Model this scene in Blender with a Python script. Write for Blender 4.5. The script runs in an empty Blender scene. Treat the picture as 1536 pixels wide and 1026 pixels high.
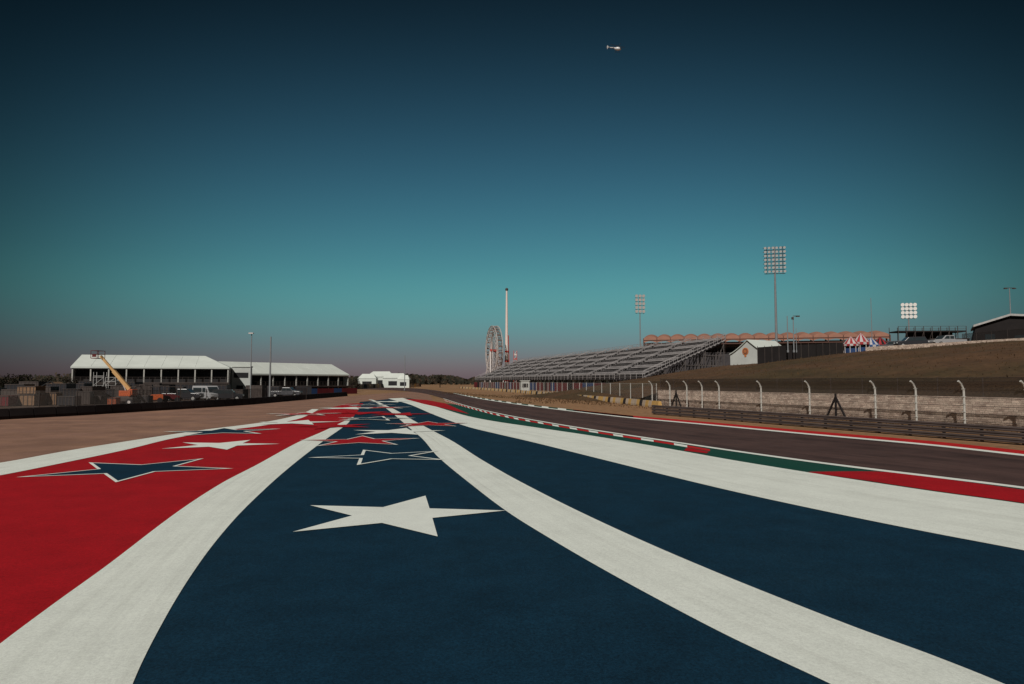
import bpy, math, random
from mathutils import Vector, Matrix
random.seed(7)
scene=bpy.context.scene
COL=scene.collection
H=3.0; F=1024.0; TH=math.atan(59/1024)
# ---------------------------------------------------------------- survey helpers
def ray(px,py):
    dx=(px-768)/F; dz=-(py-513)/F
    return Vector((dx, math.cos(TH)-dz*math.sin(TH), math.sin(TH)+dz*math.cos(TH)))
def G(px,py,z=0.0):
    r=ray(px,py); t=(z-H)/r.z
    return Vector((r.x*t,r.y*t,z))
def W(px,py,D):
    r=ray(px,py); t=D/r.y
    return Vector((r.x*t,D,H+r.z*t))
# ---------------------------------------------------------------- materials
def nodes(m):
    m.use_nodes=True
    return m.node_tree.nodes,m.node_tree.links
def mat(name,col,rough=0.8,amt=0.25,scale=3.0,metal=0.0,bump=0.0,fine=0.0,fscale=60.0,spec=0.3,col2=None,c2scale=0.06):
    m=bpy.data.materials.new(name); n,l=nodes(m)
    b=n['Principled BSDF']; b.inputs['Roughness'].default_value=rough; b.inputs['Metallic'].default_value=metal
    b.inputs['Specular IOR Level'].default_value=spec
    tc=n.new('ShaderNodeTexCoord'); src=tc.outputs['Object']
    nz=n.new('ShaderNodeTexNoise'); nz.inputs['Scale'].default_value=scale; nz.inputs['Detail'].default_value=6; nz.inputs['Roughness'].default_value=0.65
    l.new(src,nz.inputs['Vector'])
    mr=n.new('ShaderNodeMapRange'); mr.inputs['From Min'].default_value=0.25; mr.inputs['From Max'].default_value=0.75
    mr.inputs['To Min'].default_value=1-amt; mr.inputs['To Max'].default_value=1+amt
    l.new(nz.outputs[0],mr.inputs['Value'])
    val=mr.outputs[0]
    if fine>0:
        n2=n.new('ShaderNodeTexNoise'); n2.inputs['Scale'].default_value=fscale; n2.inputs['Detail'].default_value=5; n2.inputs['Roughness'].default_value=0.75
        l.new(tc.outputs['Object'],n2.inputs['Vector'])
        m2=n.new('ShaderNodeMapRange'); m2.inputs['From Min'].default_value=0.3; m2.inputs['From Max'].default_value=0.7
        m2.inputs['To Min'].default_value=1-fine; m2.inputs['To Max'].default_value=1+fine
        l.new(n2.outputs[0],m2.inputs['Value'])
        mu=n.new('ShaderNodeMath'); mu.operation='MULTIPLY'; l.new(val,mu.inputs[0]); l.new(m2.outputs[0],mu.inputs[1]); val=mu.outputs[0]
    vm=n.new('ShaderNodeVectorMath'); vm.operation='SCALE'; vm.inputs[0].default_value=col; l.new(val,vm.inputs['Scale'])
    if col2:
        n5=n.new('ShaderNodeTexNoise'); n5.inputs['Scale'].default_value=c2scale; n5.inputs['Detail'].default_value=8; n5.inputs['Roughness'].default_value=.7; l.new(src,n5.inputs['Vector'])
        m5=n.new('ShaderNodeMapRange'); m5.inputs['From Min'].default_value=0.45; m5.inputs['From Max'].default_value=0.6; l.new(n5.outputs[0],m5.inputs['Value'])
        mx=n.new('ShaderNodeMix'); mx.data_type='RGBA'; mx.inputs['A'].default_value=(*col,1); mx.inputs['B'].default_value=(*col2,1); l.new(m5.outputs[0],mx.inputs['Factor']); l.new(mx.outputs['Result'],vm.inputs[0])
    l.new(vm.outputs[0],b.inputs['Base Color'])
    return m
def paint(name,col,dirt=(0.25,0.22,0.2),dirtamt=0.5,fine=0.12,streak=True,rough=0.85,sx=9.0,patchy=0.1,lo=.45,hi=.8,pscale=.9):
    """paint on asphalt: UV.x across the band, UV.y along it in metres; rubber streaks run along it"""
    m=bpy.data.materials.new(name); n,l=nodes(m); b=n['Principled BSDF']
    b.inputs['Roughness'].default_value=rough; b.inputs['Specular IOR Level'].default_value=0.12
    tc=n.new('ShaderNodeTexCoord')
    mp=n.new('ShaderNodeMapping'); mp.inputs['Scale'].default_value=(sx,0.04,1) if streak else (0.3,0.3,1)
    l.new(tc.outputs['UV' if streak else 'Object'],mp.inputs['Vector'])
    nz=n.new('ShaderNodeTexNoise'); nz.inputs['Scale'].default_value=1.0; nz.inputs['Detail'].default_value=5; nz.inputs['Roughness'].default_value=0.7
    l.new(mp.outputs[0],nz.inputs['Vector'])
    r=n.new('ShaderNodeMapRange'); r.inputs['From Min'].default_value=lo; r.inputs['From Max'].default_value=hi; r.inputs['To Max'].default_value=dirtamt
    l.new(nz.outputs[0],r.inputs['Value'])
    n3=n.new('ShaderNodeTexNoise'); n3.inputs['Scale'].default_value=0.35; n3.inputs['Detail'].default_value=7; l.new(tc.outputs['Object'],n3.inputs['Vector'])
    r3=n.new('ShaderNodeMapRange'); r3.inputs['From Min'].default_value=0.35; r3.inputs['From Max'].default_value=0.7; r3.inputs['To Min'].default_value=0.3;r3.inputs['To Max'].default_value=1.0
    l.new(n3.outputs[0],r3.inputs['Value'])
    mu=n.new('ShaderNodeMath'); mu.operation='MULTIPLY'; l.new(r.outputs[0],mu.inputs[0]); l.new(r3.outputs[0],mu.inputs[1])
    mx=n.new('ShaderNodeMix'); mx.data_type='RGBA'; l.new(mu.outputs[0],mx.inputs['Factor'])
    mx.inputs['A'].default_value=(*col,1); mx.inputs['B'].default_value=(*dirt,1)
    n2=n.new('ShaderNodeTexNoise'); n2.inputs['Scale'].default_value=28; n2.inputs['Detail'].default_value=6; n2.inputs['Roughness'].default_value=0.9
    l.new(tc.outputs['Object'],n2.inputs['Vector'])
    m2=n.new('ShaderNodeMapRange'); m2.inputs['From Min'].default_value=0.35; m2.inputs['From Max'].default_value=0.65
    m2.inputs['To Min'].default_value=1-fine; m2.inputs['To Max'].default_value=1+fine; l.new(n2.outputs[0],m2.inputs['Value'])
    n4=n.new('ShaderNodeTexNoise'); n4.inputs['Scale'].default_value=pscale; n4.inputs['Detail'].default_value=9; n4.inputs['Roughness'].default_value=0.75; l.new(tc.outputs['Object'],n4.inputs['Vector'])
    m4=n.new('ShaderNodeMapRange'); m4.inputs['From Min'].default_value=0.3; m4.inputs['From Max'].default_value=0.7
    m4.inputs['To Min'].default_value=1-patchy; m4.inputs['To Max'].default_value=1+patchy; l.new(n4.outputs[0],m4.inputs['Value'])
    mm=n.new('ShaderNodeMath'); mm.operation='MULTIPLY'; l.new(m2.outputs[0],mm.inputs[0]); l.new(m4.outputs[0],mm.inputs[1])
    vm=n.new('ShaderNodeVectorMath'); vm.operation='SCALE'; l.new(mx.outputs['Result'],vm.inputs[0]); l.new(mm.outputs[0],vm.inputs['Scale'])
    l.new(vm.outputs[0],b.inputs['Base Color'])
    bp=n.new('ShaderNodeBump'); bp.inputs['Strength'].default_value=0.5; bp.inputs['Distance'].default_value=0.012
    l.new(n2.outputs[0],bp.inputs['Height']); l.new(bp.outputs[0],b.inputs['Normal'])
    return m
def meshmat(name,col,cell=0.06,wire=0.12):
    m=bpy.data.materials.new(name); n,l=nodes(m); b=n['Principled BSDF']; out=n['Material Output']
    b.inputs['Base Color'].default_value=(*col,1); b.inputs['Roughness'].default_value=0.6
    tc=n.new('ShaderNodeTexCoord'); mp=n.new('ShaderNodeMapping'); mp.inputs['Rotation'].default_value=(0,0,math.radians(45))
    l.new(tc.outputs['UV'],mp.inputs['Vector'])
    br=n.new('ShaderNodeTexBrick'); br.offset=0; br.inputs['Scale'].default_value=1.0; br.inputs['Brick Width'].default_value=cell; br.inputs['Row Height'].default_value=cell
    br.inputs['Mortar Size'].default_value=cell*wire; br.inputs['Mortar Smooth'].default_value=0; l.new(mp.outputs[0],br.inputs['Vector'])
    tr=n.new('ShaderNodeBsdfTransparent'); mx=n.new('ShaderNodeMixShader')
    l.new(br.outputs['Fac'],mx.inputs[0]); l.new(tr.outputs[0],mx.inputs[1]); l.new(b.outputs[0],mx.inputs[2]); l.new(mx.outputs[0],out.inputs['Surface'])
    return m
WHITE=paint('white_paint',(0.73,0.77,0.715),dirt=(0.38,0.39,0.35),dirtamt=0.65,fine=0.18,sx=6,patchy=0.07)
WHITES=paint('white_paint_star',(0.74,0.78,0.73),dirt=(0.45,0.43,0.4),dirtamt=0.25,fine=0.14,streak=False,patchy=.06)
NAVY=paint('navy_paint',(0.0045,0.026,0.050),dirt=(0.011,0.036,0.058),dirtamt=0.5,fine=0.6,streak=False,patchy=0.25)
RED=paint('red_paint',(0.35,0.0075,0.013),dirt=(0.21,0.011,0.016),dirtamt=0.6,fine=0.4,streak=False,patchy=0.18)
RED2=paint('kerb_red_paint',(0.46,0.016,0.018),dirt=(0.2,0.015,0.018),dirtamt=0.3,fine=0.2,streak=False)
GREEN=paint('green_paint',(0.008,0.058,0.042),fine=0.25,dirtamt=0.1)
ASPH=paint('asphalt_track',(0.092,0.055,0.049),dirt=(0.028,0.018,0.018),dirtamt=1.0,fine=0.35,sx=7,patchy=.2,lo=.38,hi=.62)
APRON=paint('apron_asphalt',(0.235,0.135,0.10),dirt=(0.36,0.205,0.13),dirtamt=0.8,fine=0.3,streak=False,patchy=0.3,lo=.4,hi=.7,pscale=.25)
M_GROUND=mat('dry_grass',(0.31,0.17,0.085),0.95,0.35,0.05,fine=0.4,fscale=1.5,col2=(0.17,0.10,0.045),c2scale=.05)
M_DIRT=mat('compound_dirt',(0.09,0.058,0.042),0.95,0.4,0.1,fine=0.4,fscale=1.5)
M_HILL=mat('hill_grass',(0.088,0.046,0.022),0.95,0.3,0.25,fine=0.35,fscale=2.0,col2=(0.058,0.038,0.016),c2scale=.05)
M_TUFT=mat('grass_tuft',(0.085,0.048,0.022),0.95,0.4,0.8)
M_STEEL=mat('galvanised_steel',(0.40,0.39,0.38),0.5,0.15,2.0,metal=0.2)
M_GPOLE=mat('grey_pole_steel',(0.20,0.21,0.22),0.6,0.15,2.0)
M_PALE=mat('pale_post_steel',(0.44,0.43,0.40),0.6,0.15,2.0)
M_DSTEEL=mat('weathered_steel',(0.07,0.055,0.05),0.6,0.3,1.0,metal=0.2)
M_RAIL=mat('barrier_steel',(0.10,0.08,0.075),0.55,0.3,0.8,metal=0.2)
M_BLACK=mat('black_rubber',(0.018,0.018,0.02),0.8,0.2)
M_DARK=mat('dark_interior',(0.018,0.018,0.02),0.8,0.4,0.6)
M_DFAB=mat('black_fabric_screen',(0.016,0.013,0.013),0.9,0.3,0.5)
M_GLASS=mat('tinted_glass',(0.03,0.04,0.045),0.12,0.2,spec=0.6)
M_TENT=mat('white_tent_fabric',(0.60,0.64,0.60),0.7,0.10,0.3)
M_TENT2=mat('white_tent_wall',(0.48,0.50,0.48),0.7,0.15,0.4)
M_SEAM=mat('tent_seam',(0.50,0.53,0.50),0.7,0.08,0.3)
M_ALU=mat('aluminium_bench',(0.34,0.32,0.32),0.6,0.35,0.5)
M_TREAD=mat('grandstand_tread',(0.045,0.04,0.042),0.9,0.3,0.5)
M_REDB=mat('red_banner',(0.11,0.010,0.014),0.8,0.4,0.3)
M_BLUEB=mat('blue_banner',(0.02,0.05,0.14),0.8,0.3,0.3)
M_TAN=mat('canopy_fabric',(0.31,0.155,0.11),0.8,0.15,0.2)
M_CONC=mat('concrete',(0.42,0.34,0.26),0.9,0.2,0.5)
M_DCONC=mat('dark_barrier_blocks',(0.022,0.017,0.018),0.9,0.4,0.8)
M_YEL=mat('yellow_paint',(0.50,0.31,0.10),0.6,0.2)
M_ORG=mat('orange_paint',(0.50,0.10,0.03),0.5,0.2)
M_TANARM=mat('tan_arm_paint',(0.55,0.33,0.14),0.5,0.15)
M_WHITEV=mat('white_car_paint',(0.40,0.40,0.41),0.3,0.05,spec=0.5)
M_HELI=mat('white_aircraft_paint',(0.62,0.63,0.64),0.3,0.05,spec=0.5)
M_GREYV=mat('grey_car_paint',(0.10,0.10,0.11),0.3,0.1,spec=0.5)
M_DARKV=mat('dark_car_paint',(0.03,0.03,0.035),0.3,0.1,spec=0.5)
M_WOOD=mat('crate_wood',(0.22,0.13,0.075),0.85,0.3,3)
M_LAMP=mat('lamp_reflector',(0.88,0.88,0.86),0.4,0.05)
M_LAMPG=mat('grey_lamp_reflector',(0.48,0.47,0.46),0.4,0.15)
M_BARK=mat('bark',(0.07,0.05,0.035),0.9,0.3,5)
M_LEAF=mat('leaves',(0.022,0.022,0.014),0.9,0.5,1.2)
M_LEAF2=mat('dry_leaves',(0.045,0.032,0.02),0.9,0.5,1.2)
M_REDP=mat('red_metal_paint',(0.42,0.05,0.04),0.5,0.15)
M_WHP=mat('white_metal_paint',(0.60,0.55,0.53),0.5,0.1)
M_SIGN=mat('orange_emblem',(0.50,0.17,0.06),0.6,0.1)
M_MESH=meshmat('chain_link',(0.20,0.18,0.165),0.06,0.06)
M_MESHF=meshmat('safety_fence_mesh',(0.085,0.07,0.062),0.06,0.085)
M_MESHD=meshmat('dark_screen_mesh',(0.02,0.015,0.013),0.05,0.16)
def stone():
    m=bpy.data.materials.new('limestone_blocks'); n,l=nodes(m); b=n['Principled BSDF']; b.inputs['Roughness'].default_value=0.9
    tc=n.new('ShaderNodeTexCoord')
    nz=n.new('ShaderNodeTexNoise'); nz.inputs['Scale'].default_value=3.5; l.new(tc.outputs['UV'],nz.inputs['Vector'])
    ad=n.new('ShaderNodeVectorMath'); ad.operation='MULTIPLY_ADD'; ad.inputs[1].default_value=(0.12,0.10,0); l.new(nz.outputs['Color'],ad.inputs[0]); l.new(tc.outputs['UV'],ad.inputs[2])
    br=n.new('ShaderNodeTexBrick'); br.offset=0.37; br.squash=1.6; br.squash_frequency=3
    br.inputs['Scale'].default_value=1; br.inputs['Brick Width'].default_value=0.30; br.inputs['Row Height'].default_value=0.14
    br.inputs['Mortar Size'].default_value=0.009; br.inputs['Color1'].default_value=(0.86,0.70,0.57,1); br.inputs['Color2'].default_value=(0.50,0.37,0.30,1); br.inputs['Mortar'].default_value=(0.16,0.11,0.09,1)
    l.new(ad.outputs[0],br.inputs['Vector'])
    n2=n.new('ShaderNodeTexNoise'); n2.inputs['Scale'].default_value=1.3; n2.inputs['Detail'].default_value=8; l.new(tc.outputs['UV'],n2.inputs['Vector'])
    mr=n.new('ShaderNodeMapRange'); mr.inputs['From Min'].default_value=0.3; mr.inputs['From Max'].default_value=0.7; mr.inputs['To Min'].default_value=0.7; mr.inputs['To Max'].default_value=1.2; l.new(n2.outputs[0],mr.inputs['Value'])
    vm=n.new('ShaderNodeVectorMath'); vm.operation='SCALE'; l.new(br.outputs['Color'],vm.inputs[0]); l.new(mr.outputs[0],vm.inputs['Scale']); l.new(vm.outputs[0],b.inputs['Base Color'])
    bp=n.new('ShaderNodeBump'); bp.inputs['Strength'].default_value=0.5; bp.inputs['Distance'].default_value=0.015; bp.invert=True; l.new(br.outputs['Fac'],bp.inputs['Height']); l.new(bp.outputs[0],b.inputs['Normal'])
    return m
M_STONE=stone()
# ---------------------------------------------------------------- mesh builder
class MB:
    def __init__(s): s.v=[];s.f=[];s.m=[];s.uv={}
    def add(s,vs,fs,mi=0):
        o=len(s.v); s.v+= [tuple(x) for x in vs]
        for f in fs: s.f.append([i+o for i in f]); s.m.append(mi)
        return s
    def box(s,c,d,rz=0,mi=0,M=None):
        x,y,z=d[0]/2,d[1]/2,d[2]/2
        vs=[Vector(p) for p in [(-x,-y,-z),(x,-y,-z),(x,y,-z),(-x,y,-z),(-x,-y,z),(x,-y,z),(x,y,z),(-x,y,z)]]
        R=M if M else Matrix.Rotation(rz,3,'Z')
        vs=[R@p+Vector(c) for p in vs]
        return s.add(vs,[(0,3,2,1),(4,5,6,7),(0,1,5,4),(1,2,6,5),(2,3,7,6),(3,0,4,7)],mi)
    def tube(s,a,b,r0,r1=None,n=8,mi=0,cap=True):
        a=Vector(a);b=Vector(b); r1=r0 if r1 is None else r1
        d=(b-a).normalized(); q=d.to_track_quat('Z','Y').to_matrix()
        vs=[]
        for c,r in((a,r0),(b,r1)):
            for i in range(n):
                t=2*math.pi*i/n; vs.append(c+q@Vector((r*math.cos(t),r*math.sin(t),0)))
        fs=[(i,(i+1)%n,n+(i+1)%n,n+i) for i in range(n)]
        if cap: fs+=[tuple(range(n-1,-1,-1)),tuple(range(n,2*n))]
        return s.add(vs,fs,mi)
    def path(s,pts,r,n=8,mi=0):
        for a,b in zip(pts[:-1],pts[1:]): s.tube(a,b,r,r,n,mi)
        return s
    def beam(s,a,b,w,h,mi=0):
        a=Vector(a);b=Vector(b); d=b-a; q=d.normalized().to_track_quat('Z','Y').to_matrix()
        return s.box((a+b)/2,(w,h,d.length),M=q,mi=mi)
    def prism(s,prof,y0,y1,mi=0,f=None):
        n=len(prof); vs=[(x,y0,z) for x,z in prof]+[(x,y1,z) for x,z in prof]
        if f: vs=[f(*p) for p in vs]
        fs=[tuple(range(n)),tuple(range(2*n-1,n-1,-1))]+[(i,n+i,n+(i+1)%n,(i+1)%n) for i in range(n)]
        return s.add(vs,fs,mi)
    def quad(s,a,b,c,d,mi=0,uv=None):
        s.add([a,b,c,d],[(0,1,2,3)],mi)
        if uv: s.uv[len(s.f)-1]=uv
        return s
    def sphere(s,c,r,sc=(1,1,1),n=12,k=8,mi=0):
        vs=[];fs=[]
        for j in range(k+1):
            p=math.pi*j/k
            for i in range(n):
                t=2*math.pi*i/n; vs.append((c[0]+r*sc[0]*math.sin(p)*math.cos(t),c[1]+r*sc[1]*math.sin(p)*math.sin(t),c[2]+r*sc[2]*math.cos(p)))
        for j in range(k):
            for i in range(n): fs.append((j*n+i,j*n+(i+1)%n,(j+1)*n+(i+1)%n,(j+1)*n+i)[::-1])
        return s.add(vs,fs,mi)
    def obj(s,name,mats,parent=None,loc=(0,0,0),rz=0,smooth=False,bevel=0):
        me=bpy.data.meshes.new(name); me.from_pydata(s.v,[],s.f); me.update()
        if not isinstance(mats,(list,tuple)): mats=[mats]
        for m in mats: me.materials.append(m)
        for p,mi in zip(me.polygons,s.m): p.material_index=mi; p.use_smooth=smooth
        if s.uv:
            ul=me.uv_layers.new(name='UVMap')
            for fi,uv in s.uv.items():
                for li,c in zip(me.polygons[fi].loop_indices,uv): ul.data[li].uv=c
        o=bpy.data.objects.new(name,me); COL.objects.link(o); o.location=loc; o.rotation_euler=(0,0,rz)
        if parent: o.parent=parent
        if bevel:
            bm=o.modifiers.new('bevel','BEVEL'); bm.width=bevel; bm.segments=2; bm.limit_method='ANGLE'
        return o
def tag(o,label,cat,group=None):
    o['label']=label; o['category']=cat
    if group: o['group']=group
    return o
def thing(name,label,cat,loc=(0,0,0),rz=0,group=None):
    e=bpy.data.objects.new(name,None); COL.objects.link(e); e.location=loc; e.rotation_euler=(0,0,rz); e.empty_display_size=0.5
    return tag(e,label,cat,group)
def struct(o): o['kind']='structure'; return o
def copy_thing(o,loc,rz,label=None,scale=None):
    c=o.copy(); COL.objects.link(c); c.location=loc; c.rotation_euler=(0,0,rz)
    if scale: c.scale=scale
    if label: c['label']=label
    def rec(src,dst):
        for ch in list(src.children):
            k=ch.copy(); COL.objects.link(k); k.parent=dst; rec(ch,k)
    rec(o,c); return c
# ---------------------------------------------------------------- curves & flat sheets
def cr(pts,n):
    P=[Vector(p) for p in pts]; P=[2*P[0]-P[1]]+P+[2*P[-1]-P[-2]]
    segs=len(P)-3; L=[(P[i+2]-P[i+1]).length**0.8 for i in range(segs)]; T=sum(L); out=[]
    for k in range(n+1):
        t=T*k/n; i=0
        while i<segs-1 and t>L[i]: t-=L[i]; i+=1
        u=min(1,t/L[i]); a,b,c,d=P[i],P[i+1],P[i+2],P[i+3]
        lb=(c-b).length
        m1=(c-a)/((c-b).length+(b-a).length)*lb; m2=(d-b)/((d-c).length+(c-b).length)*lb
        out.append((2*u**3-3*u**2+1)*b+(u**3-2*u**2+u)*m1+(-2*u**3+3*u**2)*c+(u**3-u**2)*m2)
    return out
def edge(pts,n=160): return [G(p.x,p.y) for p in cr(pts,n)]
def ribbon(name,A,B,z,mats,alt=None,duty=0.5):
    mb=MB(); s=0
    for i in range(len(A)-1):
        s2=s+((A[i+1]-A[i]).length+(B[i+1]-B[i]).length)/2
        a=A[i].copy();b=B[i].copy();c=B[i+1].copy();d=A[i+1].copy()
        for p in (a,b,c,d): p.z=z
        mi=0 if alt is None else (0 if (s/alt/2)%1.0<duty else 1)
        q=[a,b,c,d]; uv=[(0,s),(1,s),(1,s2),(0,s2)]
        if (b-a).cross(d-a).z<0: q=q[::-1]; uv=uv[::-1]
        mb.quad(*q,mi=mi,uv=uv); s=s2
    return struct(mb.obj(name,mats))
def stripe(name,pts,lo,hi,z,mats,alt=None,n=220,duty=0.5):
    P=cr(pts,n); A=[];B=[]
    for p in P:
        k=max(0.16,min(1.6,(p.y-575)/90.0)) 
        A.append(G(p.x,p.y-lo*k)); B.append(G(p.x,p.y-hi*k))
    return ribbon(name,A,B,z,mats,alt,duty)
g=MB(); R=7000
g.quad((-R,-400,0),(R,-400,0),(R,R,0),(-R,R,0)); struct(g.obj('ground',M_GROUND))
AL=[(-900,1690),(-450,1330),(-200,1125),(0,968),(80,908),(160,850),(262,772),(330,727),(385,698),(445,665),(490,645),(522,629),(528,626)]
AR=[(60,1700),(110,1350),(160,1150),(200,1026),(250,925),(300,845),(350,782),(400,732),(440,697),(485,662),(520,637),(528,628),(531,626)]
BL=[(2300,1560),(1700,1250),(1240,1026),(1100,960),(1000,908),(900,853),(820,806),(760,768),(700,722),(655,684),(635,660),(615,643),(598,628),(578,612),(560,602),(552,599)]
BR=[(2800,1600),(2050,1260),(1500,1026),(1395,984),(1288,945),(1178,902),(1072,859),(965,813),(862,765),(776,721),(722,690),(680,663),(650,647),(622,632),(595,616),(574,606),(560,600)]
CL=[(2800,1080),(1900,900),(1536,827),(1400,801),(1300,781),(1200,760),(1100,738),(1000,714),(900,689),(800,664),(740,650),(700,640),(650,622),(615,607),(582,598)]
CU=[(2800,950),(1900,814),(1536,757),(1400,738),(1300,723),(1210,709),(1100,691),(1000,673),(900,656),(800,641),(740,632),(700,624),(660,612),(630,603),(604,597)]
LL=[(-1500,970),(-900,868),(-300,768),(0,714),(100,694),(190,675),(260,658),(330,647),(400,638),(450,628),(472,618),(478,614)]
LU=[(-1500,900),(-900,820),(-300,738),(0,695),(100,677),(200,661),(300,646),(400,633),(450,622),(468,614)]
W1=[(2800,900),(1900,783),(1536,733),(1400,716),(1300,704),(1200,691),(1100,677),(1000,662),(900,647),(820,634),(750,621),(700,609),(665,598),(640,591),(610,587),(560,584.5),(480,583)]
T2=[(2800,818),(1900,722),(1536,683),(1400,668),(1200,650),(1050,636),(950,627),(860,617),(780,607),(720,598),(680,590),(640,584),(600,581.5),(560,580.5),(480,579.8)]
ribbon('runoff_pavement',edge([(-1900,800),(-900,700),(0,630),(200,618),(360,607.5),(500,596),(600,588.5),(640,587)]),edge([(-1900,1150),(-900,880),(0,716),(200,676),(400,640),(480,618),(560,601),(650,600)]),0.004,APRON)
ribbon('compound_ground',edge([(-1900,610),(-900,600),(0,590),(300,586),(520,584)],40),edge([(-1900,790),(-900,695),(0,629),(200,617.5),(360,607),(520,594)],40),0.006,M_DIRT)
ribbon('track_road',edge(W1,220),edge(T2,220),0.008,ASPH)
ribbon('navy_runoff_pavement',edge(AL[:-1]+[(540,603)]),edge(CL[:-1]+[(590,598)]),0.012,NAVY)
ribbon('red_runoff_pavement',edge(LL[:-1]+[(520,606)]),edge(AR[:-1]+[(545,605)]),0.016,RED)
def patch(name,pix,z,m):
    mb=MB(); P=[G(x,y,z) for x,y in pix]; 
    a=sum((P[i].x*P[(i+1)%len(P)].y-P[(i+1)%len(P)].x*P[i].y) for i in range(len(P)))
    if a<0: P=P[::-1]
    mb.add(P,[tuple(range(len(P)))]); return struct(mb.obj(name,m))
ribbon('white_band_marking',edge(AL),edge(AR),0.020,WHITE)
ribbon('white_band_marking',edge(BL),edge(BR),0.020,WHITE)
ribbon('white_band_marking',edge(CL),edge(CU),0.020,WHITE)
ribbon('white_band_marking',edge(LL),edge(LU),0.024,WHITE)
ribbon('green_verge_marking',edge(CU),edge(W1[:12]+[(655,604),(612,597)]),0.016,GREEN)
kc=[(1065,677.6),(1000,666.4),(900,650.9),(820,637.5),(750,624.4),(705,612.9),(668,602)]
ku=[(1065,674.5),(1000,663.5),(900,648.5),(820,635.4),(750,622.4),(705,611.2),(665,599.8)]
ribbon('kerb_marking',edge(kc,300),edge(ku,300),0.022,[RED2,WHITES],alt=1.5,duty=0.62)
ribbon('red_kerb_marking',edge([(2800,950),(1900,813),(1536,756),(1400,737),(1300,722),(1212,709.5)]),edge([(2800,905),(1900,787),(1536,736),(1420,720),(1330,709),(1216,708.5)]),0.024,RED)
patch('red_kerb_marking',[(1026,675.8),(1060,680),(1063,677.5),(1030,671.5)],0.024,RED)
patch('red_runoff_marking',[(606,598),(640,600),(668,605),(704,621),(668,613),(636,606)],0.024,RED)
stripe('track_edge_line',W1[:13],-0.9,0.9,0.028,WHITES)
stripe('track_edge_line',T2[:11],-1.2,1.0,0.014,WHITES)
stripe('red_kerb_marking',[p for p in T2 if p[0]>=860],1.0,5.4,0.018,RED2)
stripe('kerb_marking',[p for p in T2 if 680<=p[0]<=950],1.0,5.0,0.018,[GREEN,WHITES],alt=3.0,duty=.55)
def star(cx,cy,R,rot,m,z,name='painted_star'):
    mb=MB(); P=[]
    for k in range(10):
        r=R if k%2==0 else R*0.385; t=math.radians(rot)+k*math.pi/5
        P.append(Vector((cx+r*math.cos(t),cy+r*math.sin(t),z)))
    c=Vector((cx,cy,z))
    for k in range(10): mb.add([c,P[k],P[(k+1)%10]],[(0,1,2)])
    return struct(mb.obj(name,m))
zc_=[0.030]
def starpx(px,py,R,rot,m,inner=None,ir=0.8):
    p=G(px,py); z=zc_[0]; zc_[0]+=0.003
    star(p.x,p.y,R,rot,m,z)
    if inner: star(p.x,p.y,R*ir,rot,inner,z+0.0015)
star(-2.60,15.5,2.5,10,WHITES,0.03)
starpx(203,704.5,3.3,2,WHITES,inner=NAVY,ir=0.90)
starpx(332,668,2.65,10,WHITES)
starpx(575,685.5,2.9,190,WHITES,inner=NAVY,ir=0.86)
starpx(540,662,3.2,100,WHITES,inner=RED,ir=0.90)
starpx(594,648,3.0,15,WHITES)
starpx(335,648,3.5,40,WHITES,inner=NAVY,ir=0.84)
starpx(445,634.5,3.2,20,WHITES)
starpx(642,637,3.2,25,WHITES,inner=RED,ir=0.92)
starpx(500,640,3.0,190,RED)
starpx(545,620,3.6,60,RED)
starpx(600,622,3.2,10,RED)
starpx(520,613,3.8,15,WHITES)
starpx(552,608,3.8,100,WHITES,inner=NAVY,ir=0.78)
starpx(585,603,3.8,10,WHITES)
starpx(575,612,3.6,30,WHITES,inner=RED,ir=0.8)
starpx(560,629,3.4,15,WHITES,inner=NAVY,ir=0.8)
starpx(455,622,3.6,30,WHITES,inner=RED,ir=0.8)

# ---------------------------------------------------------------- terrain on the right
O=Vector((29.7,45,0)); d=Vector((-0.318,0.948,0)).normalized(); nrm=Vector((d.y,-d.x,0))
def SU(s,u,z=0): p=O+d*s+nrm*u; p.z=z; return p
def interp(x,T):
    if x<=T[0][0]: return T[0][1]
    for (a,b),(c,e) in zip(T[:-1],T[1:]):
        if x<=c:
            t=(x-a)/(c-a); t=t*t*(3-2*t) ; return b+(e-b)*t
    return T[-1][1]
HC=[(-80,9.4),(30,8.9),(50,8.7),(75,8.0),(85,6.8),(95,3.2),(104,-0.3)]
def hz(s,u):
    hc=interp(s,HC); base=interp(s,[(40,1.62),(52,0.0)]) if s>40 else 1.62
    t=max(0,min(1,(u-1.9)/55)); p=t**0.85; p=math.sin(p*math.pi/2)*0.35+p*0.65
    base=min(base,hc)
    z=base+(hc-base)*p
    if u>57: z=hc
    return z+0.14*math.sin(s*0.31+u*0.2)*math.sin(u*0.17)*min(1,t*4)
mb=MB(); ss=[-80+i*2.0 for i in range(93)]; us=[1.9]+[3+i*2.2 for i in range(28)]+[70,90,130,200,330]
for s_ in ss:
    for u_ in us: mb.v.append(tuple(SU(s_,u_,hz(s_,u_))))
nu=len(us)
for i in range(len(ss)-1):
    for j in range(nu-1):
        a=i*nu+j; mb.f.append([a,a+1,a+nu+1,a+nu][::-1]); mb.m.append(0)
o=struct(mb.obj('grass_hill',M_HILL,smooth=True))
if o.data.polygons[0].normal.z<0: o.data.flip_normals()
tf=MB()
def tuft(p,h):
    for k in range(3):
        t=random.uniform(0,3.14); w=h*.35; c,s_=math.cos(t)*w,math.sin(t)*w; lx,ly=random.uniform(-.3,.3)*h,random.uniform(-.3,.3)*h
        tf.add([(p.x-c,p.y-s_,p.z-.03),(p.x+c,p.y+s_,p.z-.03),(p.x+lx,p.y+ly,p.z+h)],[(0,1,2)],mi=random.randint(0,1))
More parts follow.
